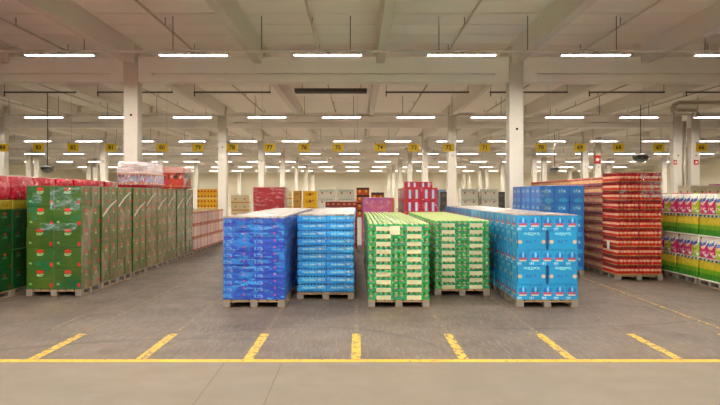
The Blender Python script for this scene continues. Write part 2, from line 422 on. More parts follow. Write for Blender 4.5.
for x0, x1 in ((-1.75, -1.72), (-1.0, -.98)):
    m = MB(); b = [(x0, 8.1), (x0 + .015, 8.1), (x0 * .96 + .015, 2.5), (x0 * .96, 2.5)]
    m.v = [(p, q, .001) for p, q in b] + [(p, q, .002) for p, q in b]
    m.f = [(0, 3, 2, 1), (4, 5, 6, 7), (0, 1, 5, 4), (1, 2, 6, 5), (2, 3, 7, 6), (3, 0, 4, 7)]; m.mi = [0] * 6; m.sm = [False] * 6
    tag(obj('floor_joint', m.mesh('floor_joint', plain('joint filler', (106, 96, 83), .8), False)), 'thin dark %s joint line in the beige aisle floor' % ('left' if x0 < -1.5 else 'right'), 'floor joint', kind='structure')

# ------------------------------------------------------------------ signs
def text_mesh(s, size, mat, shear=0, extrude=.002):
    cu = bpy.data.curves.new('lettering', 'FONT'); cu.body = s; cu.size = size; cu.align_x = 'CENTER'; cu.align_y = 'CENTER'; cu.extrude = extrude; cu.shear = shear
    cu.resolution_u = 3; cu.offset = size * .018
    o = bpy.data.objects.new('lettering', cu); C.objects.link(o); bpy.context.view_layer.update()
    me = bpy.data.meshes.new_from_object(o.evaluated_get(bpy.context.evaluated_depsgraph_get()))
    bpy.data.objects.remove(o); bpy.data.curves.remove(cu)
    me.materials.clear(); me.materials.append(mat)
    for v in me.vertices: v.co = Vector((v.co.x, -v.co.z, v.co.y))   # stands upright, faces -Y
    return me
SY = 26.0
ME_plate = MB().box(-.237, .237, 0, .012, -.165, .165).mesh('lane_sign', M_sign, False)
ME_clip = MB().box(-.012, .012, 0, .012, .165, .235).mesh('hook', M_steel, False)
wire = obj('sign_wire', MB().cyl((-16.5, SY + .006, 4.43), (17, SY + .006, 4.43), .006, 6).mesh('sign_wire', M_steel, False)); tag(wire, 'thin steel wire carrying the yellow lane signs', 'wire')
for x in (-16, -12, -8, -4, 0, 4, 8, 12, 16): obj('wire_hanger', MB().cyl((x, SY + .006, 4.43), (x, SY + .006, ZD), .004, 5).mesh('wire_hanger', M_steel, False), wire)
for px, num in ((2.5, 84), (38.5, 83), (73, 82), (111, 81), (162, 80), (198, 79), (232, 78), (269.5, 77), (304, 76), (338, 75), (380, 74), (414, 73), (448.5, 72), (485, 71), (541, 70), (580, 69), (618.5, 68), (659, 67), (701.5, 66)):
    o = obj('lane_sign', ME_plate, None, ((px - 357.5) * SY / 620, SY, 4.19), random.uniform(-.06, .06))
    tag(o, 'yellow hanging lane sign with black number %d, %s from left' % (num, ORD[84 - num]), 'sign', 'yellow lane signs')
    obj('number', text_mesh(str(num), .24, M_ink), o, (0, -.001, 0))
    for s in (-.18, .18): obj('hook', ME_clip, o, (s, 0, 0))

# ------------------------------------------------------------------ pallets
def board(x0, x1, y0, y1, z0, z1): return MB().box(x0, x1, y0, y1, z0, z1)
PB = []   # (name, mesh, loc)
ME_db = MB().box(-.065, .065, -.49, .49, 0, .022).mesh('deck_board', M_wood); ME_st = MB().box(-.6, .6, -.06, .06, 0, .022).mesh('stringer', M_wood)
ME_bk = MB().box(-.066, .066, -.06, .06, 0, .078).mesh('block', M_block); ME_rn = MB().box(-.066, .066, -.49, .49, 0, .022).mesh('runner', M_wood)
for i in range(7): PB.append(('deck_board', ME_db, (-.535 + i * .1783, 0, .122)))
for y in (-.43, 0, .43): PB.append(('stringer', ME_st, (0, y, .1)))
for x in (-.534, 0, .534):
    PB.append(('runner', ME_rn, (x, 0, 0)))
    for y in (-.43, 0, .43): PB.append(('block', ME_bk, (x, y, .022)))
_m = MB()
for i in range(7): _m.box(-.6 + i * .1783, -.47 + i * .1783, -.49, .49, .122, .144)
for y in (-.43, 0, .43):
    _m.box(-.6, .6, y - .06, y + .06, .1, .122)
    for x in (-.534, 0, .534): _m.box(x - .066, x + .066, y - .06, y + .06, .022, .1)
for x in (-.534, 0, .534): _m.box(x - .066, x + .066, -.49, .49, 0, .022)
ME_pal = _m.mesh('wooden_pallet', M_wood)
def pallet(x, y, label, group, detail, rz=0):
    if detail:
        o = obj('wooden_pallet', None, None, (x, y, .0035), rz)
        for nm, me, lc in PB: obj(nm, me, o, lc)
    else: o = obj('wooden_pallet', ME_pal, None, (x, y, .0035), rz)
    return tag(o, label, 'pallet', group)

# ------------------------------------------------------------------ load builders: each fills a root with its cartons
def grid(root, name, me, w_, d_, h_, nx, ny, nz, keep, W=1.2, D=.955, z0=0.0, jit=.006):
    for iz in range(nz):
        for iy in range(ny):
            for ix in range(nx):
                if not keep(ix, iy, iz): continue
                x = (ix - (nx - 1) / 2) * (W / nx); y = (iy - (ny - 1) / 2) * (D / ny)
                obj(name, me, root, (x + random.uniform(-jit, jit), y + random.uniform(-jit, jit) , z0 + iz * h_), random.uniform(-.012, .012) if jit else 0)
def core(root, W, D, H, mat, z0=0):
    key = 'core%s%.2f%.2f%.2f' % (mat.name, W, D, H)
    if key not in CACHE: CACHE[key] = MB().box(-W / 2, W / 2, -D / 2, D / 2, .002, H).mesh('inner_load', mat)
    obj('inner_load', CACHE[key], root, (0, 0, z0))

# green household cartons
MG = printed('green carton print', (20, 86, 32), [('cloud', 2.2, .55, (10, 104, 76)), ('ell', .5, .84, .13, .085, (206, 52, 36)), ('text', .38, .62, .62, .74, (176, 200, 150), 60), ('ell', .9, .2, .055, .1, (204, 30, 34)), ('text', .1, .2, .2, .3, (150, 190, 120), 60)], rgb2=(66, 92, 12), coat=.6, wr=.5, wscale=4)
MGs = printed('dark green carton print', (14, 74, 38), [('ell', .5, .8, .1, .07, (190, 48, 38)), ('ell', .9, .2, .05, .08, (180, 40, 36)), ('text', .3, .7, .6, .7, (120, 160, 120), 60)], rgb2=(30, 70, 20), coat=.6, wr=.5, wscale=4)
MO = printed('olive carton top print', (150, 132, 50), [('text', .2, .8, .3, .6, (120, 100, 40), 40)], rgb2=(120, 120, 40))
MGS = printed('green carton print under milky film', (92, 98, 52), [('cloud', 2.6, .5, (130, 120, 92), (1, 1, .5)), ('cloud', 5, .57, (50, 96, 36)), ('cloud', 9, .62, (160, 150, 124), (1, .5, .5)), ('ell', .5, .8, .12, .09, (206, 84, 64)), ('ell', .88, .22, .08, .1, (200, 60, 50)), ('text', .36, .66, .6, .7, (196, 190, 160), 60)], rgb2=(74, 92, 30), coat=.9, wr=.6, wscale=4)
M_filmw = printed('white film tail', (222, 222, 210), coat=.8, rough=.25)
def film_mat():
    t = NT('clear stretch film', .15, coat=1.0, coat_rough=.08, spec=.8); t.color(lin((170, 208, 210)))
    t.put(t.b.inputs['Alpha'], t.math('MULTIPLY', t.ramp(t.noise(5, detail=4, stretch=(1, 1, 2.2), dist=1.2), .42, .72), .55))
    t.bump(t.noise(9, detail=4, dist=1.5), .8, .04); return t.m
M_film = film_mat()
def film_sheet(W, H, axis='y', seed=0):
    bm = bmesh.new(); n = 12
    vs = [[bm.verts.new((0, 0, 0)) for i in range(n + 1)] for j in range(n + 1)]
    for j in range(n + 1):
        for i in range(n + 1):
            u = W * i / n; v = H * j / n; d = .014 + .012 * noise.noise(Vector((u * 6, v * 6, seed)))
            vs[j][i].co = (u - W / 2, -d, v) if axis == 'y' else (d, u - W / 2, v)
    for j in range(n):
        for i in range(n): bm.faces.new((vs[j][i], vs[j][i + 1], vs[j + 1][i + 1], vs[j + 1][i])).smooth = True
    me = bpy.data.meshes.new('stretch_film'); bm.to_mesh(me); bm.free(); me.materials.append(M_film); return me
def load_green(root, i, first):
    me = carton_mesh('green', .598, .472, .45, MG, MG, .01)
    if len(me.materials) == 2:
        me.materials.append(MGS)
        for p in me.polygons:
            if abs(p.normal.x) > .7: p.material_index = 2
    z0 = random.uniform(1.45, 1.75)
    if 'tail' not in CACHE:
        t = MB().prism([(-.43, 0), (-.43, .05), (.0, .28), (.43, .4), (.43, .385), (.02, .24)], 0, .004, 'x'); CACHE['tail'] = t.mesh('film_tail', M_filmw)
    if i > 0: obj('film_tail', CACHE['tail'], root, (.606, 0, z0))
    else:
        obj('stretch_film', film_sheet(.66, .5, 'y', 3), root, (.25, -.48, 1.72)); obj('stretch_film', film_sheet(.2, .22, 'y', 8), root, (-.36, -.48, 1.88))
        obj('stretch_film', film_sheet(.8, .16, 'y', 18), root, (.1, -.48, 1.28))
    core(root, 1.1, .9, 2.2, MG)
    grid(root, 'carton', me, 0, 0, .45, 2, 2, 5, lambda x, y, z: True)
def load_dgreen(root, i, first):
    me = carton_mesh('dgreen', .598, .472, .43, MGs, MGs, .01); mo = carton_mesh('olive', .598, .472, .2, MO, MO, .01)
    core(root, 1.1, .9, 1.9, MGs)
    grid(root, 'carton', me, 0, 0, .435, 2, 2, 4, lambda x, y, z: True)
    grid(root, 'flat_carton', mo, 0, 0, .2, 2, 2, 1, lambda x, y, z: True, z0=1.742)

# blue shrink packs
MB1 = printed('royal blue pack print', (40, 84, 184), [('cloud', 4, .5, (44, 124, 206), (1, 1, 2)), ('cloud', 9, .56, (96, 168, 220), (.6, .6, 2)), ('cloud', 22, .58, (30, 60, 150), (.5, .5, 2)), ('ell', .25, .35, .03, .13, (206, 84, 90)), ('ell', .68, .75, .03, .13, (206, 84, 90)), ('text', .02, .3, .3, .8, (96, 146, 204), 34)], rgb2=(56, 66, 172), coat=.6, wr=.6, wscale=7)
MB2 = printed('bright blue print and highlights', (16, 142, 220), [('cloud', 5, .52, (60, 172, 232), (.5, .5, 3)), ('cloud', 16, .6, (130, 206, 240), (.4, .4, 4)), ('rowdots', 9, .22, .1, .09, (80, 76, 100)), ('text', .2, .6, .5, .75, (130, 190, 200), 30), ('text', .6, .95, .55, .8, (190, 190, 140), 44)], rgb2=(0, 126, 210), coat=.6, wr=.6, wscale=6, wstretch=(.6, .6, 4))  # pale cloud streaks paint the wrap's highlights over the print
def load_blue1(root, i, first):
    hh = 1.6 / 12; me = carton_mesh('blue1', .597, .472, hh - .001, MB1, MB1, .005, .003)
    core(root, 1.12, .92, 1.59, MB1)
    grid(root, 'bottle_pack', me, 0, 0, hh, 2, 2, 12, lambda x, y, z: first or x == 1 or z == 11)
    obj('top_sheet', CACHE.setdefault('sheet1', tuft_sheet(1.2, .965, .05)), root, (0, 0, 1.6))
def load_blue2(root, i, first):
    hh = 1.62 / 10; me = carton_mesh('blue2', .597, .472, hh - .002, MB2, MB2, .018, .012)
    core(root, 1.12, .92, 1.6, MB2)
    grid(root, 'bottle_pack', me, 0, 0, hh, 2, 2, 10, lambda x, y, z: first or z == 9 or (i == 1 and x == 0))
    obj('top_sheet', CACHE.setdefault('sheet2', tuft_sheet(1.19, .965, .035)), root, (0, 0, 1.622))
def tuft_sheet(W, D, H):
    """cardboard lid under creased film: slightly sagging board with a turned-down lip"""
    bm = bmesh.new(); nx, ny = 10, 8
    vs = [[bm.verts.new((-W/2 + W*i/nx, -D/2 + D*j/ny, H*.6 + .012*noise.noise(Vector((i*.7, j*.7, W))))) for i in range(nx+1)] for j in range(ny+1)]
    for j in range(ny):
        for i in range(nx): bm.faces.new((vs[j][i], vs[j][i+1], vs[j+1][i+1], vs[j+1][i]))
    edge = [vs[0][i] for i in range(nx+1)] + [vs[j][nx] for j in range(1, ny+1)] + [vs[ny][i] for i in reversed(range(nx))] + [vs[j][0] for j in reversed(range(1, ny))]
    low = [bm.verts.new((v.co.x*1.002, v.co.y*1.002, 0)) for v in edge]
    for k in range(len(edge)):
        l = (k + 1) % len(edge); bm.faces.new((edge[k], low[k], low[l], edge[l]))
    bm.faces.new(list(reversed(low)))
    bmesh.ops.recalc_face_normals(bm, faces=bm.faces)
    me = bpy.data.meshes.new('top_sheet'); bm.to_mesh(me); bm.free(); me.materials.append(M_sheet); box_uv(me); return me

# green and cream bottle packs
MGP = printed('green cream sleeve print', (36, 150, 72), [('cloud', 14, .55, (110, 200, 110)), ('rect', .26, .74, .0, .8, (208, 201, 166)), ('ell', .1, .55, .07, .2, (70, 60, 70)), ('ell', .9, .55, .07, .2, (70, 60, 70)), ('ell', .1, .5, .05, .1, (200, 130, 150)), ('ell', .9, .5, .05, .1, (200, 130, 150)), ('text', .32, .68, .2, .5, (196, 200, 150), 60)], rgb2=(10, 140, 90), coat=.5)
MGB = plain('green bottle plastic', (84, 168, 78), .25, .15, 12, coat=.5); MGC = plain('pale green cap', (172, 182, 112), .35, .3, 30)
MGD = plain('teal bottle shoulder', (60, 150, 108), .25, .1)
def pack_green():
    m = MB(); m.box(-.297, .297, -.236, .236, 0, .082, 0)
    for a in range(6):
        for b in range(5):
            m.lathe(-.247 + a * .0988, -.194 + b * .097, [(.0445, .08, 1 if a in (0, 5) or b not in (0, 4) else 3), (.044, .115, 1), (.034, .13, 2), (.024, .148, 2)], 8)
    return m.mesh('bottle_pack', [MGP, MGB, MGC, MGD])
ME_gp = pack_green()
def load_greenpack(root, i, first):
    hh = 1.5 / 10
    core(root, 1.02, .84, 1.48, MGD)
    grid(root, 'bottle_pack', ME_gp, 0, 0, hh, 2, 2, 10, lambda x, y, z: first or z == 9 or x == 0, jit=.004)
    if first and root.location.x < 1.5: obj('paper_label', MB().box(-.1, .1, -.004, 0, 0, .17).mesh('paper_label', plain('cream paper label', (214, 208, 176), .7, .03)), root, (-.08, -.482, 1.275))

# cyan detergent cartons
MCs = printed('cyan carton print with logo', (16, 156, 212), [('ell', .5, .6, .34, .22, (20, 112, 192)), ('ell', .54, .68, .09, .18, (130, 200, 228)), ('rect', .14, .86, .36, .48, (190, 90, 104)), ('rect', .2, .8, .26, .34, (214, 210, 180)), ('text', .05, .4, .02, .2, (180, 225, 235), 50)], rgb2=(2, 146, 206), coat=.5, wr=.3)
MCl = printed('cyan carton print with text', (14, 154, 210), [('text', .22, .78, .76, .92, (150, 220, 226), 60), ('ell', .1, .42, .07, .1, (214, 190, 160)), ('ell', .9, .42, .07, .1, (214, 190, 160)), ('text', .3, .7, .35, .5, (40, 110, 180), 45), ('rect', .97, 1.1, .1, .95, (20, 70, 110)), ], rgb2=(2, 146, 204), coat=.5, wr=.3)
def load_cyan(root, i, first):
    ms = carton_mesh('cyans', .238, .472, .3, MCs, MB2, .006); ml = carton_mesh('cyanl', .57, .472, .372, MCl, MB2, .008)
    core(root, 1.0, .9, 1.62, plain('dark blue gap', (16, 60, 110)))
    z = 0
    for L in range(5):
        if L % 2 == 0:
            grid(root, 'small_carton', ms, 0, 0, .3, 5, 2, 1, lambda x, y, _: first or L == 4 or x == 0, z0=z, jit=.002); z += .302
        else:
            grid(root, 'large_carton', ml, 0, 0, .372, 2, 2, 1, lambda x, y, _: first or x == 0, z0=z, W=1.25 if 0 else 1.23, jit=.003); z += .374
    obj('top_sheet', CACHE.setdefault('sheet3', tuft_sheet(1.18, .965, .02)), root, (0, 0, z))

# tall blue cartons
MBT = printed('ocean blue carton print', (0, 118, 204), [('ell', .6, .12, .3, .14, (50, 160, 216)), ('text', .25, .8, .55, .8, (90, 180, 220), 40), ('ell', .5, .68, .34, .2, (30, 130, 200)), ('text', .3, .75, .6, .76, (170, 215, 235), 40)], rgb2=(0, 106, 194), coat=.7, wr=.35)
def load_bluetall(root, i, first):
    me = carton_mesh('bluetall', .397, .472, .46, MBT, MBT, .008)
    core(root, 1.1, .9, 2.28, MBT)
    if first: obj('stretch_film', film_sheet(.3, 1.0, 'y', 12), root, (-.48, -.482, 1.28))
    grid(root, 'carton', me, 0, 0, .462, 3, 2, 5, lambda x, y, z: True)

# red and orange jar packs
MRj = plain('red jar', (204, 50, 44), .25, .2, 14, coat=.5); MRl = plain('orange jar label', (232, 166, 130), .4, .35, 30); MRd = plain('red lid', (150, 34, 40), .3, .12)
MRt = plain('ochre tray card', (186, 130, 56), .6, .25, 14); MRp = plain('plum jar', (178, 92, 126), .3, .3, 12, coat=.4)
def pack_jar(body, label, lab_tall=False):
    m = MB()
    m.box(-.294, .294, -.242, .242, 0, .012, 0); 
    for x0, x1, y0, y1 in ((-.294, .294, -.242, -.238), (-.294, .294, .238, .242), (-.294, -.29, -.242, .242), (.29, .294, -.242, .242)): m.box(x0, x1, y0, y1, 0, .022, 0)
    for a in range(6):
        for b in range(5):
            m.lathe(-.243 + a * .0972, -.192 + b * .096, [(.038, .012, 1), (.042, .03, 1), (.042, .07 if lab_tall else .085, 2), (.043, .165 if lab_tall else .14, 1), (.034, .18, 3), (.039, .18, 3), (.039, .232, 3)], 8)
    return m.mesh('jar_pack', [MRt, body, label, plain('orange red lid', (206, 104, 84), .3, .15) if lab_tall else MRd])
ME_jr = pack_jar(MRj, MRl); ME_jp = pack_jar(MRp, plain('pale orange label', (238, 170, 112), .4, .35, 14), True)
def load_rust(root, i, first):
    n = 11 if i == 0 else 10; hh = 2.63 / 11 if i == 0 else .256
    core(root, 1.02, .84, hh * n - .03, MRd)
    for z in range(n): obj('slip_sheet', CACHE.setdefault('slip', MB().box(-.59, .59, -.47, .47, 0, .004).mesh('slip_sheet', M_kraft)), root, (0, 0, z * hh)) if first else None
    grid(root, 'jar_pack', ME_jr if i == 0 else ME_jp, 0, 0, hh, 2, 2, n, lambda x, y, z: first or x == 0 or z == n - 1, z0=.005, jit=.003)
    if first:
        obj('stretch_film', film_sheet(.56, .62, 'y', 5), root, (.3, -.49, 1.98)); obj('stretch_film', film_sheet(.24, .3, 'y', 9), root, (-.44, -.49, 1.9))
        lm = plain('white paper label', (226, 224, 216), .6, .04)
        obj('pallet_label', MB().box(-.002, 0, -.06, .1, .62, .84).mesh('pallet_label', lm), root, (-.602, 0, 0))

# detergent bags and bottles
def bag_mat(name, lo):
    t = NT(name, .35, coat=.5); u, v = t.uv()
    ub = t.math('SUBTRACT', u, .5)
    edge = t.math('ADD', t.math('MULTIPLY', t.math('MULTIPLY', ub, ub), 1.2), .42)
    c = t.mix(t.math('LESS_THAN', v, edge), lin((226, 222, 204)), lin(lo))
    c = t.mix(t.ell(.5, .5, .28, .09), c, lin((226, 190, 150)))
    c = t.mix(t.math('MULTIPLY', t.rect(.1, .9, .12, .3), t.math('GREATER_THAN', t.noise(22, t.coord('Object')), .56)), c, lin((240, 225, 200)))
    c = t.mix(t.ell(.86, .12, .12, .07), c, lin((190, 210, 220)))
    c = t.mix(t.math('GREATER_THAN', v, .95), c, lin(lo))
    t.color(c); t.bump(t.noise(14, t.coord('Object'), detail=3), .4, .02); return t.m
MBp = bag_mat('pink bag film', (190, 18, 94)); MBl = bag_mat('lime bag film', (150, 180, 14))
MLet = plain('blue lettering', (10, 92, 178), .4, .05); MBW = plain('white swoosh', (240, 240, 230), .4, .02)
def bag_mesh(mat):
    bm = bmesh.new(); rows = []; n = 16
    for z, dp, wd in ((0, .1, .29), (.012, .125, .3), (.1, .15, .3), (.25, .15, .305), (.37, .11, .3), (.45, .05, .292), (.49, .012, .288), (.515, .008, .288)):
        r = []
        for k in range(n):
            a = 2 * math.pi * (k + .5) / n; c, s = math.cos(a), math.sin(a)
            e = .45
            r.append(bm.verts.new((math.copysign(abs(s) ** e, s) * dp / 2, math.copysign(abs(c) ** e, c) * wd / 2, z)))
        rows.append(r)
    for a, b in zip(rows[:-1], rows[1:]):
        for k in range(n):
            f = bm.faces.new((a[k], a[(k + 1) % n], b[(k + 1) % n], b[k])); f.smooth = True
    bm.faces.new(rows[0]); bm.faces.new(rows[-1])
    bmesh.ops.recalc_face_normals(bm, faces=bm.faces)
    me = bpy.data.meshes.new('bag'); bm.to_mesh(me); bm.free(); me.materials.append(mat)
    lay = me.uv_layers.new(name='uv')
    for p in me.polygons:
        for li in p.loop_indices:
            co = me.vertices[me.loops[li].vertex_index].co; lay.data[li].uv = (.5 - co.y / .305, co.z / .515)
    return me
ME_bp, ME_bl = bag_mesh(MBp), bag_mesh(MBl)
ME_ax = text_mesh('Axal', .15, MLet, .25, .003)
for v in ME_ax.vertices:                      # turn the lettering to face -X, rising to the right
    x, y, z = v.co; z += x * .25; v.co = (y, -x, z)
MBt = plain('lime bottle plastic', (112, 160, 22), .3, .3, 22, coat=.4); MBy = plain('yellow bottle label', (198, 174, 28), .4, .3, 22); MBg = plain('green bottle base', (60, 136, 30), .3, .3, 22); MBc = plain('white bottle cap', (220, 225, 215), .4, .1, 8)
MBn = plain('dark teal cap', (40, 90, 90), .4, .1)
def pack_bottles():
    m = MB()
    m.box(-.14, .14, -.155, .155, 0, .02, 3)
    for a in range(3):
        for b in range(4):
            m.lathe(-.095 + a * .095, -.116 + b * .0775, [(.027, .02, 2), (.031, .05, 2), (.033, .16, 0), (.031, .27, 1), (.033, .4, 1), (.02, .45, 1), (.018, .46, 4 if b % 2 else 3), (.018, .505, 3)], 8, 1.15, 1)
    return m.mesh('bottle_pack', [MBt, MBy, MBg, MBc, MBn])
ME_bt = pack_bottles()
def load_deterg(root, i, first):
    z = 0
    core(root, .9, .84, 1.95, plain('lime inner load', (120, 150, 40)))
    for L in range(4):
        for iy in range(3):
            y = -.325 + iy * .325
            if L % 2 == 0:
                for ix in range(4 if L == 2 else 1): obj('bottle_pack', ME_bt, root, (-.455 + ix * .3, y, z))
            else:
                for ix in range(4 if L == 3 else 1):
                    pink = (iy != 1) if i % 3 == 0 else (iy > 0)
                    b = obj('detergent_bag', ME_bp if pink else ME_bl, root, (-.505 + ix * .3, y, z + .004), random.uniform(-.05, .05))
                    if ix == 0: obj('lettering', ME_ax, b, (-.0745, 0, .335))
        z += .53
        if L < 3: obj('tray', CACHE.setdefault('tray', MB().box(-.6, .6, -.49, .49, 0, .012).mesh('tray', plain('pale tray card', (226, 220, 190), .7))), root, (0, 0, z - .014))

# striped pink crates
MPK = printed('pink striped crate print', (176, 72, 66), [('bars', 7, 1, .3, .85, .12, .88, (244, 226, 214)), ('rect', 0, 1, 0, .07, (170, 60, 60)), ('rect', 0, 1, .93, 1, (190, 120, 70))], rgb2=(186, 92, 80), coat=.3)
def load_pink(root, i, first):
    me = carton_mesh('pinkcrate', .597, .472, .47, MPK, M_kraft, .008)
    core(root, 1.1, .9, 1.38, M_kraft); grid(root, 'crate', me, 0, 0, .475, 2, 2, 3, lambda x, y, z: True)

# crumpled film bundles
def bundle(name, W, D, H, mat, amp=.03, sub=12, seed=0):
    bm = bmesh.new(); bmesh.ops.create_cube(bm, size=1)
    bmesh.ops.subdivide_edges(bm, edges=list(bm.edges), cuts=sub, use_grid_fill=True)
    for v in bm.verts:
        c = Vector((v.co.x * W, v.co.y * D, (v.co.z + .5) * H)); q = Vector(v.co)
        r = max(abs(q.x), abs(q.y), abs(q.z)); rn = Vector((abs(q.x) ** 6 + abs(q.y) ** 6 + abs(q.z) ** 6, 0, 0)).x ** (1 / 6)
        f = 1 - .35 * (rn - r) / max(rn, .01)
        c = Vector((c.x * f, c.y * f, (c.z - H / 2) * f + H / 2))
        d = noise.noise(c * 3.1 + Vector((seed, 0, 0))) * amp + noise.noise(c * 9 + Vector((0, seed, 0))) * amp * .5
        n = Vector((q.x, q.y, q.z)).normalized(); c += n * d
        c.z = max(0, c.z); v.co = c
    for f in bm.faces: f.smooth = False
    bmesh.ops.recalc_face_normals(bm, faces=bm.faces)
    me = bpy.data.meshes.new(name); bm.to_mesh(me); bm.free(); me.materials.append(mat); box_uv(me); return me
MRF = printed('red film wrap', (188, 40, 58), [('cloud', 3, .52, (214, 110, 116), (1, 1, 2)), ('cloud', 8, .6, (228, 170, 168))], rgb2=(196, 52, 66), coat=.8, wr=.9, rough=.25)
MWF = printed('white pink film wrap', (212, 186, 184), [('cloud', 6, .5, (226, 216, 220)), ('rect', 0, 1, 0, .12, (176, 40, 60)), ('text', 0, 1, .12, .5, (196, 130, 146), 16), ('text', 0, 1, .2, .45, (170, 176, 206), 12)], rgb2=(224, 206, 204), coat=.8, wr=.9, rough=.25)
MRM = printed('red mixed film wrap', (176, 44, 42), [('text', .05, .95, .45, .7, (60, 30, 34), 7), ('cloud', 5, .58, (220, 190, 150)), ('rect', 0, 1, .72, 1, (204, 150, 140))], rgb2=(200, 60, 40), coat=.8, wr=.9, rough=.25)
MKF = plain('orange strap', (216, 130, 60), .4, .05)

# generic far cartons
MOR = printed('orange carton with red dots', (238, 176, 60), [('dots', 3, 2, .26, .2, (190, 50, 40)), ('rect', 0, 1, 0, .1, (240, 220, 150))], rgb2=(236, 186, 76), coat=.2)
MWD = printed('white carton with red dots', (242, 240, 226), [('dots', 2, 1, .09, .14, (214, 40, 50)), ('text', .1, .9, .55, .85, (180, 196, 180), 20)], coat=.2)
MWC = printed('white cream carton', (244, 230, 196), [('dots', 2, 1, .12, .1, (190, 150, 110)), ('rect', 0, 1, 0, .12, (226, 160, 60))], coat=.2)
MYC = printed('yellow carton', (234, 182, 30), [('text', .2, .8, .3, .7, (190, 110, 30), 14), ('ell', .5, .5, .08, .2, (120, 60, 30))], coat=.2)
MBC = printed('brown carton', (160, 120, 66), [('text', .2, .8, .3, .7, (110, 80, 50), 14)], coat=.1)
MCR = printed('red can case print', (204, 30, 52), [('rect', .2, .42, .15, .85, (70, 90, 170)), ('rect', .24, .38, .15, .85, (226, 214, 226)), ('rect', .62, .84, .15, .85, (70, 90, 170)), ('rect', .66, .8, .15, .85, (226, 214, 226)), ('cloud', 5, .6, (230, 150, 165))], coat=.6, wr=.5)
MPP = printed('mauve carton film', (206, 110, 138), [('cloud', 5, .5, (206, 140, 160)), ('rect', 0, 1, 0, .1, (206, 130, 60)), ('rect', .92, 1, 0, 1, (206, 120, 70))], rgb2=(150, 80, 150), coat=.5, wr=.5)
MDR = printed('dark red carton', (120, 30, 26), [('dots', 3, 2, .25, .25, (200, 110, 50))], coat=.3)
MRW = printed('red film crate', (200, 56, 66), [('cloud', 4, .5, (216, 130, 136), (1, 1, 2)), ('rect', 0, 1, .2, .26, (150, 30, 36))], rgb2=(190, 36, 44), coat=.8, wr=.9)
def far_load(key, mat, nx, ny, nz, H, top=None, W=1.2):
    def fn(root, i, first):
        hh = H / nz; me = carton_mesh(key, W / nx - .006, .98 / ny - .006, hh - .004, mat, top or mat, .01)
        core(root, W - .1, .88, H - .02, mat)
        grid(root, 'carton', me, 0, 0, hh, nx, ny, nz, lambda x, y, z: first or z == nz - 1 or x in (0, nx - 1), W=W)
    return fn

# ------------------------------------------------------------------ rows of loaded pallets
def row(name, desc, cat, rowname, cx, y0, n, fn, pitch=1.0, detail=lambda i: i == 0, gaps=(), jit=.012, single=False, firstall=False):
    y = y0
    for i in range(n):
        yc = y + .49; rz = random.uniform(-.008, .008) if i else 0
        x = cx + (random.uniform(-jit, jit) if i else 0)
        if single: la = desc; lp = 'wooden pallet under the %s' % ' '.join(desc.split()[:12])
        else:
            la = '%s, %s from the front in the %s' % (desc, ORD[i], rowname); lp = 'wooden pallet under the %s stack of the %s' % (ORD[i], rowname)
        pallet(x, yc, lp, 'pallets under the %s' % (rowname or name.replace('_', ' ')), detail(i), rz)
        r = obj(name, None, None, (x, yc, .148), rz); tag(r, la, cat, None if single else 'stacks in the %s' % rowname)
        fn(r, i, i == 0 or firstall)
        y += pitch + (gaps[i] if i < len(gaps) else 0)

row('bottle_pack_stack', 'royal blue shrink-wrapped bottle pack stack', 'pallet load', 'royal blue row', -2.03, 12.13, 8, load_blue1, detail=lambda i: i < 3)
row('bottle_pack_stack', 'bright blue bulging bottle pack stack', 'pallet load', 'bright blue row', -.67, 13.05, 7, load_blue2)
row('bottle_pack_stack', 'green and cream bottle pack stack', 'pallet load', 'nearer green-and-cream row', .81, 12.13, 8, load_greenpack)
row('bottle_pack_stack', 'green and cream bottle pack stack', 'pallet load', 'farther green-and-cream row', 2.29, 13.55, 7, load_greenpack, detail=lambda i: i < 2)
row('carton_stack', 'cyan detergent carton stack', 'pallet load', 'cyan row', 3.72, 12.13, 10, load_cyan, detail=lambda i: i < 4)
row('carton_stack', 'tall ocean blue carton stack', 'pallet load', 'tall blue row', 5.565, 16.85, 3, load_bluetall, detail=lambda i: i < 2)
row('jar_pack_stack', 'tall red and orange jar pack stack', 'pallet load', 'red-orange row', 7.26, 15.95, 8, load_rust, detail=lambda i: i < 4)
row('detergent_stack', 'pink and lime detergent bag stack', 'pallet load', 'detergent row', 8.96, 13.2, 8, load_deterg, pitch=1.04, detail=lambda i: i < 5)
row('carton_stack', 'tall green printed carton stack', 'pallet load', 'left green row', -6.6, 13.47, 9, load_green, detail=lambda i: True, gaps=(.04, 0, .06, 0, 0, 0, .04))
row('carton_stack', 'dark green carton stack', 'pallet load', 'leftmost dark green row', -8.1, 12.46, 7, load_dgreen, detail=lambda i: i < 3)
row('crate_stack', 'pink striped crate stack', 'pallet load', 'pink crate row', -6.6, 22.75, 5, load_pink, detail=lambda i: True)
# bundles lying on top of stacks
for i in range(7):
    o = obj('film_bundle', bundle('film_bundle', 1.18, .94, .53, MRF, .035, 10, i * 3.3), None, (-8.1, 12.95 + i, 2.092))
    tag(o, 'crumpled red film bundle on the %s dark green stack from the front' % ORD[i], 'bundle', 'red film bundles')
o = obj('film_bundle', bundle('film_bundle', .9, 1.5, .76, MWF, .02, 14, 21), None, (-6.45, 18.5, 2.4)); tag(o, 'white and pink film-wrapped bundle on top of the left green row', 'bundle')
for z in (.12, .4): obj('strap', MB().box(-.47, .47, -.77, .77, z, z + .014).mesh('strap', MKF), o)
o = obj('film_bundle', bundle('film_bundle', 1.0, 1.1, .78, MRM, .02, 12, 33), None, (-6.52, 22.0, 2.4)); tag(o, 'red film-wrapped bundle with dark print at the back of the green row', 'bundle')
obj('strap', MB().box(-.52, .52, -.57, .57, .1, .114).mesh('strap', MKF), o)
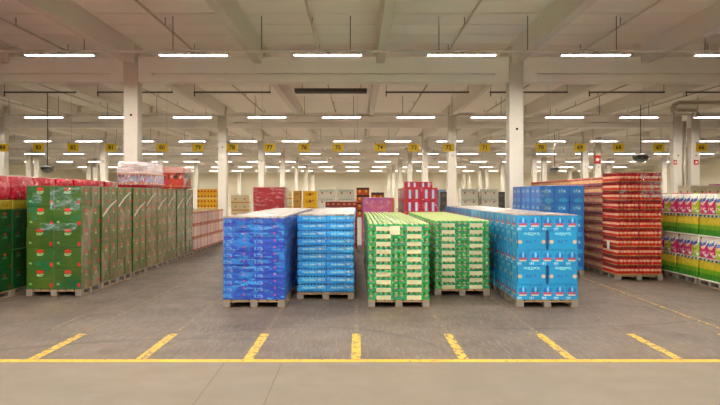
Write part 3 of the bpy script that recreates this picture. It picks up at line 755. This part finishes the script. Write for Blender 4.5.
# stock farther back
row('carton_stack', 'red film-wrapped crate stack behind the royal blue row', 'pallet load', '', -3.47, 24.2, 1, far_load('redw', MRW, 1, 1, 4, 2.36), single=True)
row('can_case_stack', 'blue-striped red can case stack', 'pallet load', 'red can case row', 2.33, 22.7, 4, far_load('redc', MCR, 2, 2, 5, 2.32))
mr = carton_mesh('redtop', .5, .48, .22, MCR)
for i in range(2):
    tag(obj('can_case', mr, None, (1.98 + i * .52, 22.96 + .01 * i, 2.466)), 'loose red can case lying %s on top of the first red can stack' % ('left' if i == 0 else 'right'), 'case', 'loose can cases')
row('carton_stack', 'mauve pink film-wrapped carton stack', 'pallet load', 'mauve row', .78, 23.4, 3, far_load('mauve', MPP, 1, 1, 3, 1.95))
row('carton_stack', 'dark red dotted carton stack', 'pallet load', 'dark red row', -.62, 23.6, 4, far_load('dred', MDR, 2, 2, 5, 1.8))
row('carton_stack', 'orange carton stack with red dots behind the pink crates', 'pallet load', '', -9.37, 38.5, 1, far_load('orange', MOR, 2, 2, 4, 2.43), single=True)
row('carton_stack', 'cream white carton stack between two white columns', 'pallet load', '', -7.77, 41, 1, far_load('cream', MWC, 1, 2, 4, 2.05), single=True)
row('carton_stack', 'small yellow carton stack far back', 'pallet load', '', -4.06, 53, 1, far_load('yellow', MYC, 1, 1, 4, 2.4), single=True)
row('carton_stack', 'brown carton stack beside the small yellow stack', 'pallet load', '', -5.0, 50, 1, far_load('brown', MBC, 1, 1, 4, 2.4, W=.8), single=True)
row('carton_stack', 'cream carton stack right of the red crate stack', 'pallet load', '', -4.95, 44, 1, far_load('cream2', MWC, 1, 1, 4, 2.35, W=.6), single=True)
for x, lb in ((-2.17, 'left of the centre pair'), (-.8, 'right of the centre pair'), (7.84, 'left of the pair behind the cyan row'), (9.27, 'right of the pair behind the cyan row')):
    row('carton_stack', 'white carton stack with red dots, %s' % lb, 'pallet load', '', x, 43.4, 1, far_load('whited', MWD, 1, 1, 4, 2.52), single=True)

# ------------------------------------------------------------------ mirrors, red plates, pipes
MMIR = plain('dark mirror dome', (120, 124, 122), .12, .05, metal=1.0)
def dome(x, y, z, r, label):
    o = obj('dome_mirror', None, None, (x, y, z)); tag(o, label, 'mirror', 'hanging dome mirrors')
    m = MB(); prof = [(.06 * r, -r * .78, 0)]
    for k in range(1, 9):
        a = math.pi / 2 * k / 8; prof.append((r * math.sin(a), -r * .78 * math.cos(a), 0))
    m.lathe(0, 0, prof, 20); obj('mirror_dome', m.mesh('mirror_dome', MMIR, False), o)
    obj('rim', MB().lathe(0, 0, [(r * 1.03, -.02, 0), (r * 1.06, .02, 0), (r * .95, .1, 0), (r * .3, .16, 0)], 20).mesh('rim', M_dark, False), o)
    obj('hanger', MB().cyl((0, 0, .14), (0, 0, ZD - z), .02, 8).mesh('hanger', M_dark, False), o)
dome(13.7, 30.0, 4.04, .36, 'dark dome mirror hanging between the lane signs 68 and 67')
dome(-15.0, 30.0, 3.48, .3, 'dark dome mirror hanging above the red film bundles')
dome(14.3, 45.0, 4.1, .34, 'small distant dome mirror behind the tall blue stacks')
def red_plate(x, y, z, w_, h_, label, t='flag'):
    o = obj('fire_sign', MB().box(-w_ / 2, w_ / 2, -.012, 0, -h_ / 2, h_ / 2).mesh('fire_sign', M_red), None, (x, y, z)); tag(o, label, 'sign', 'red fire signs')
    m = MB().box(-.06 * w_ / .3, .06 * w_ / .3, -.016, -.012, -.2 * h_, .12 * h_).box(-.02, .03, -.016, -.012, .12 * h_, .22 * h_).box(.06 * w_ / .3, .09 * w_ / .3, -.016, -.012, -.1 * h_, .2 * h_)
    obj('pictogram', m.mesh('pictogram', M_white), o)
red_plate(18.55, ROWS[3] + BAY - .236, 4.95, .5, .64, 'large red fire sign on the double column behind sign 69')
red_plate(17.5, ROWS[3] - .236, 4.0, .18, .25, 'narrow red fire sign on the left column of the right pair')
red_plate(18.66, ROWS[3] - .236, 4.0, .26, .26, 'square red fire sign on the right column of the right pair')
yp = ROWS[3] - .3
tag(obj('drain_pipe', MB().cyl((18.14, yp + .3, 0), (18.14, yp + .3, 6.3), .09, 12).mesh('drain_pipe', M_pipe, False)), 'vertical grey drain pipe between the two right-hand columns', 'pipe')
m = MB().cyl((14.5, 28, 6.38), (24, 28, 6.38), .085, 12).cyl((14.5, 28, 6.38), (14.25, 28, 6.24), .085, 12).cyl((14.25, 28, 6.24), (14.45, 28, 6.05), .085, 12).cyl((14.45, 28, 6.05), (15.3, 28, 6.03), .085, 12)
m.cyl((15.3, 28, 6.03), (15.3, 28, 5.7), .04, 10).cyl((16.5, 28, 6.38), (16.5, 28, ZD - .01), .012, 6).cyl((20, 28, 6.38), (20, 28, ZD - .01), .012, 6)
tag(obj('duct_pipe', m.mesh('duct_pipe', M_pipe, False)), 'thick bent pipe under the ceiling at the upper right', 'pipe')

row('carton_stack', 'cream carton stack behind the detergent row', 'pallet load', '', 13.5, 24.0, 1, far_load('cream3', MWC, 2, 1, 5, 2.42), single=True)
row('carton_stack', 'rose film-wrapped carton stack at the far right edge', 'pallet load', '', 14.85, 24.2, 1, far_load('rose', MPP, 2, 1, 5, 2.5), single=True)
MDK = printed('dark wrapped carton', (52, 48, 46), [('text', .1, .9, .3, .7, (90, 84, 80), 10)], coat=.5)
MSL = printed('slate blue carton', (120, 140, 170), [('rect', 0, 1, 0, .2, (90, 90, 100))], coat=.2)
MOG = printed('orange red carton', (214, 92, 50), [('rect', 0, 1, .7, 1, (90, 50, 44)), ('dots', 2, 1, .2, .2, (240, 190, 90))], coat=.2)
for x, q in ((8.55, 'between the two dotted white stacks'), (6.75, 'left of the dotted white stacks'), (10.4, 'right of the dotted white stacks')):
    row('carton_stack', 'dark wrapped carton stack %s' % q, 'pallet load', '', x, 46.2, 1, far_load('dark', MDK, 1, 1, 4, 2.3), single=True)
row('carton_stack', 'slate blue carton stack behind the red can cases', 'pallet load', '', 6.7, 51, 1, far_load('slate', MSL, 1, 1, 4, 2.5), single=True)
row('carton_stack', 'orange red carton stack far behind the mauve row', 'pallet load', '', .5, 58, 1, far_load('orred', MOG, 1, 1, 4, 2.75), single=True)
row('carton_stack', 'orange red carton stack far back beside its lower twin', 'pallet load', '', 1.9, 58.3, 1, far_load('orred2', MOG, 1, 1, 3, 2.3), single=True)
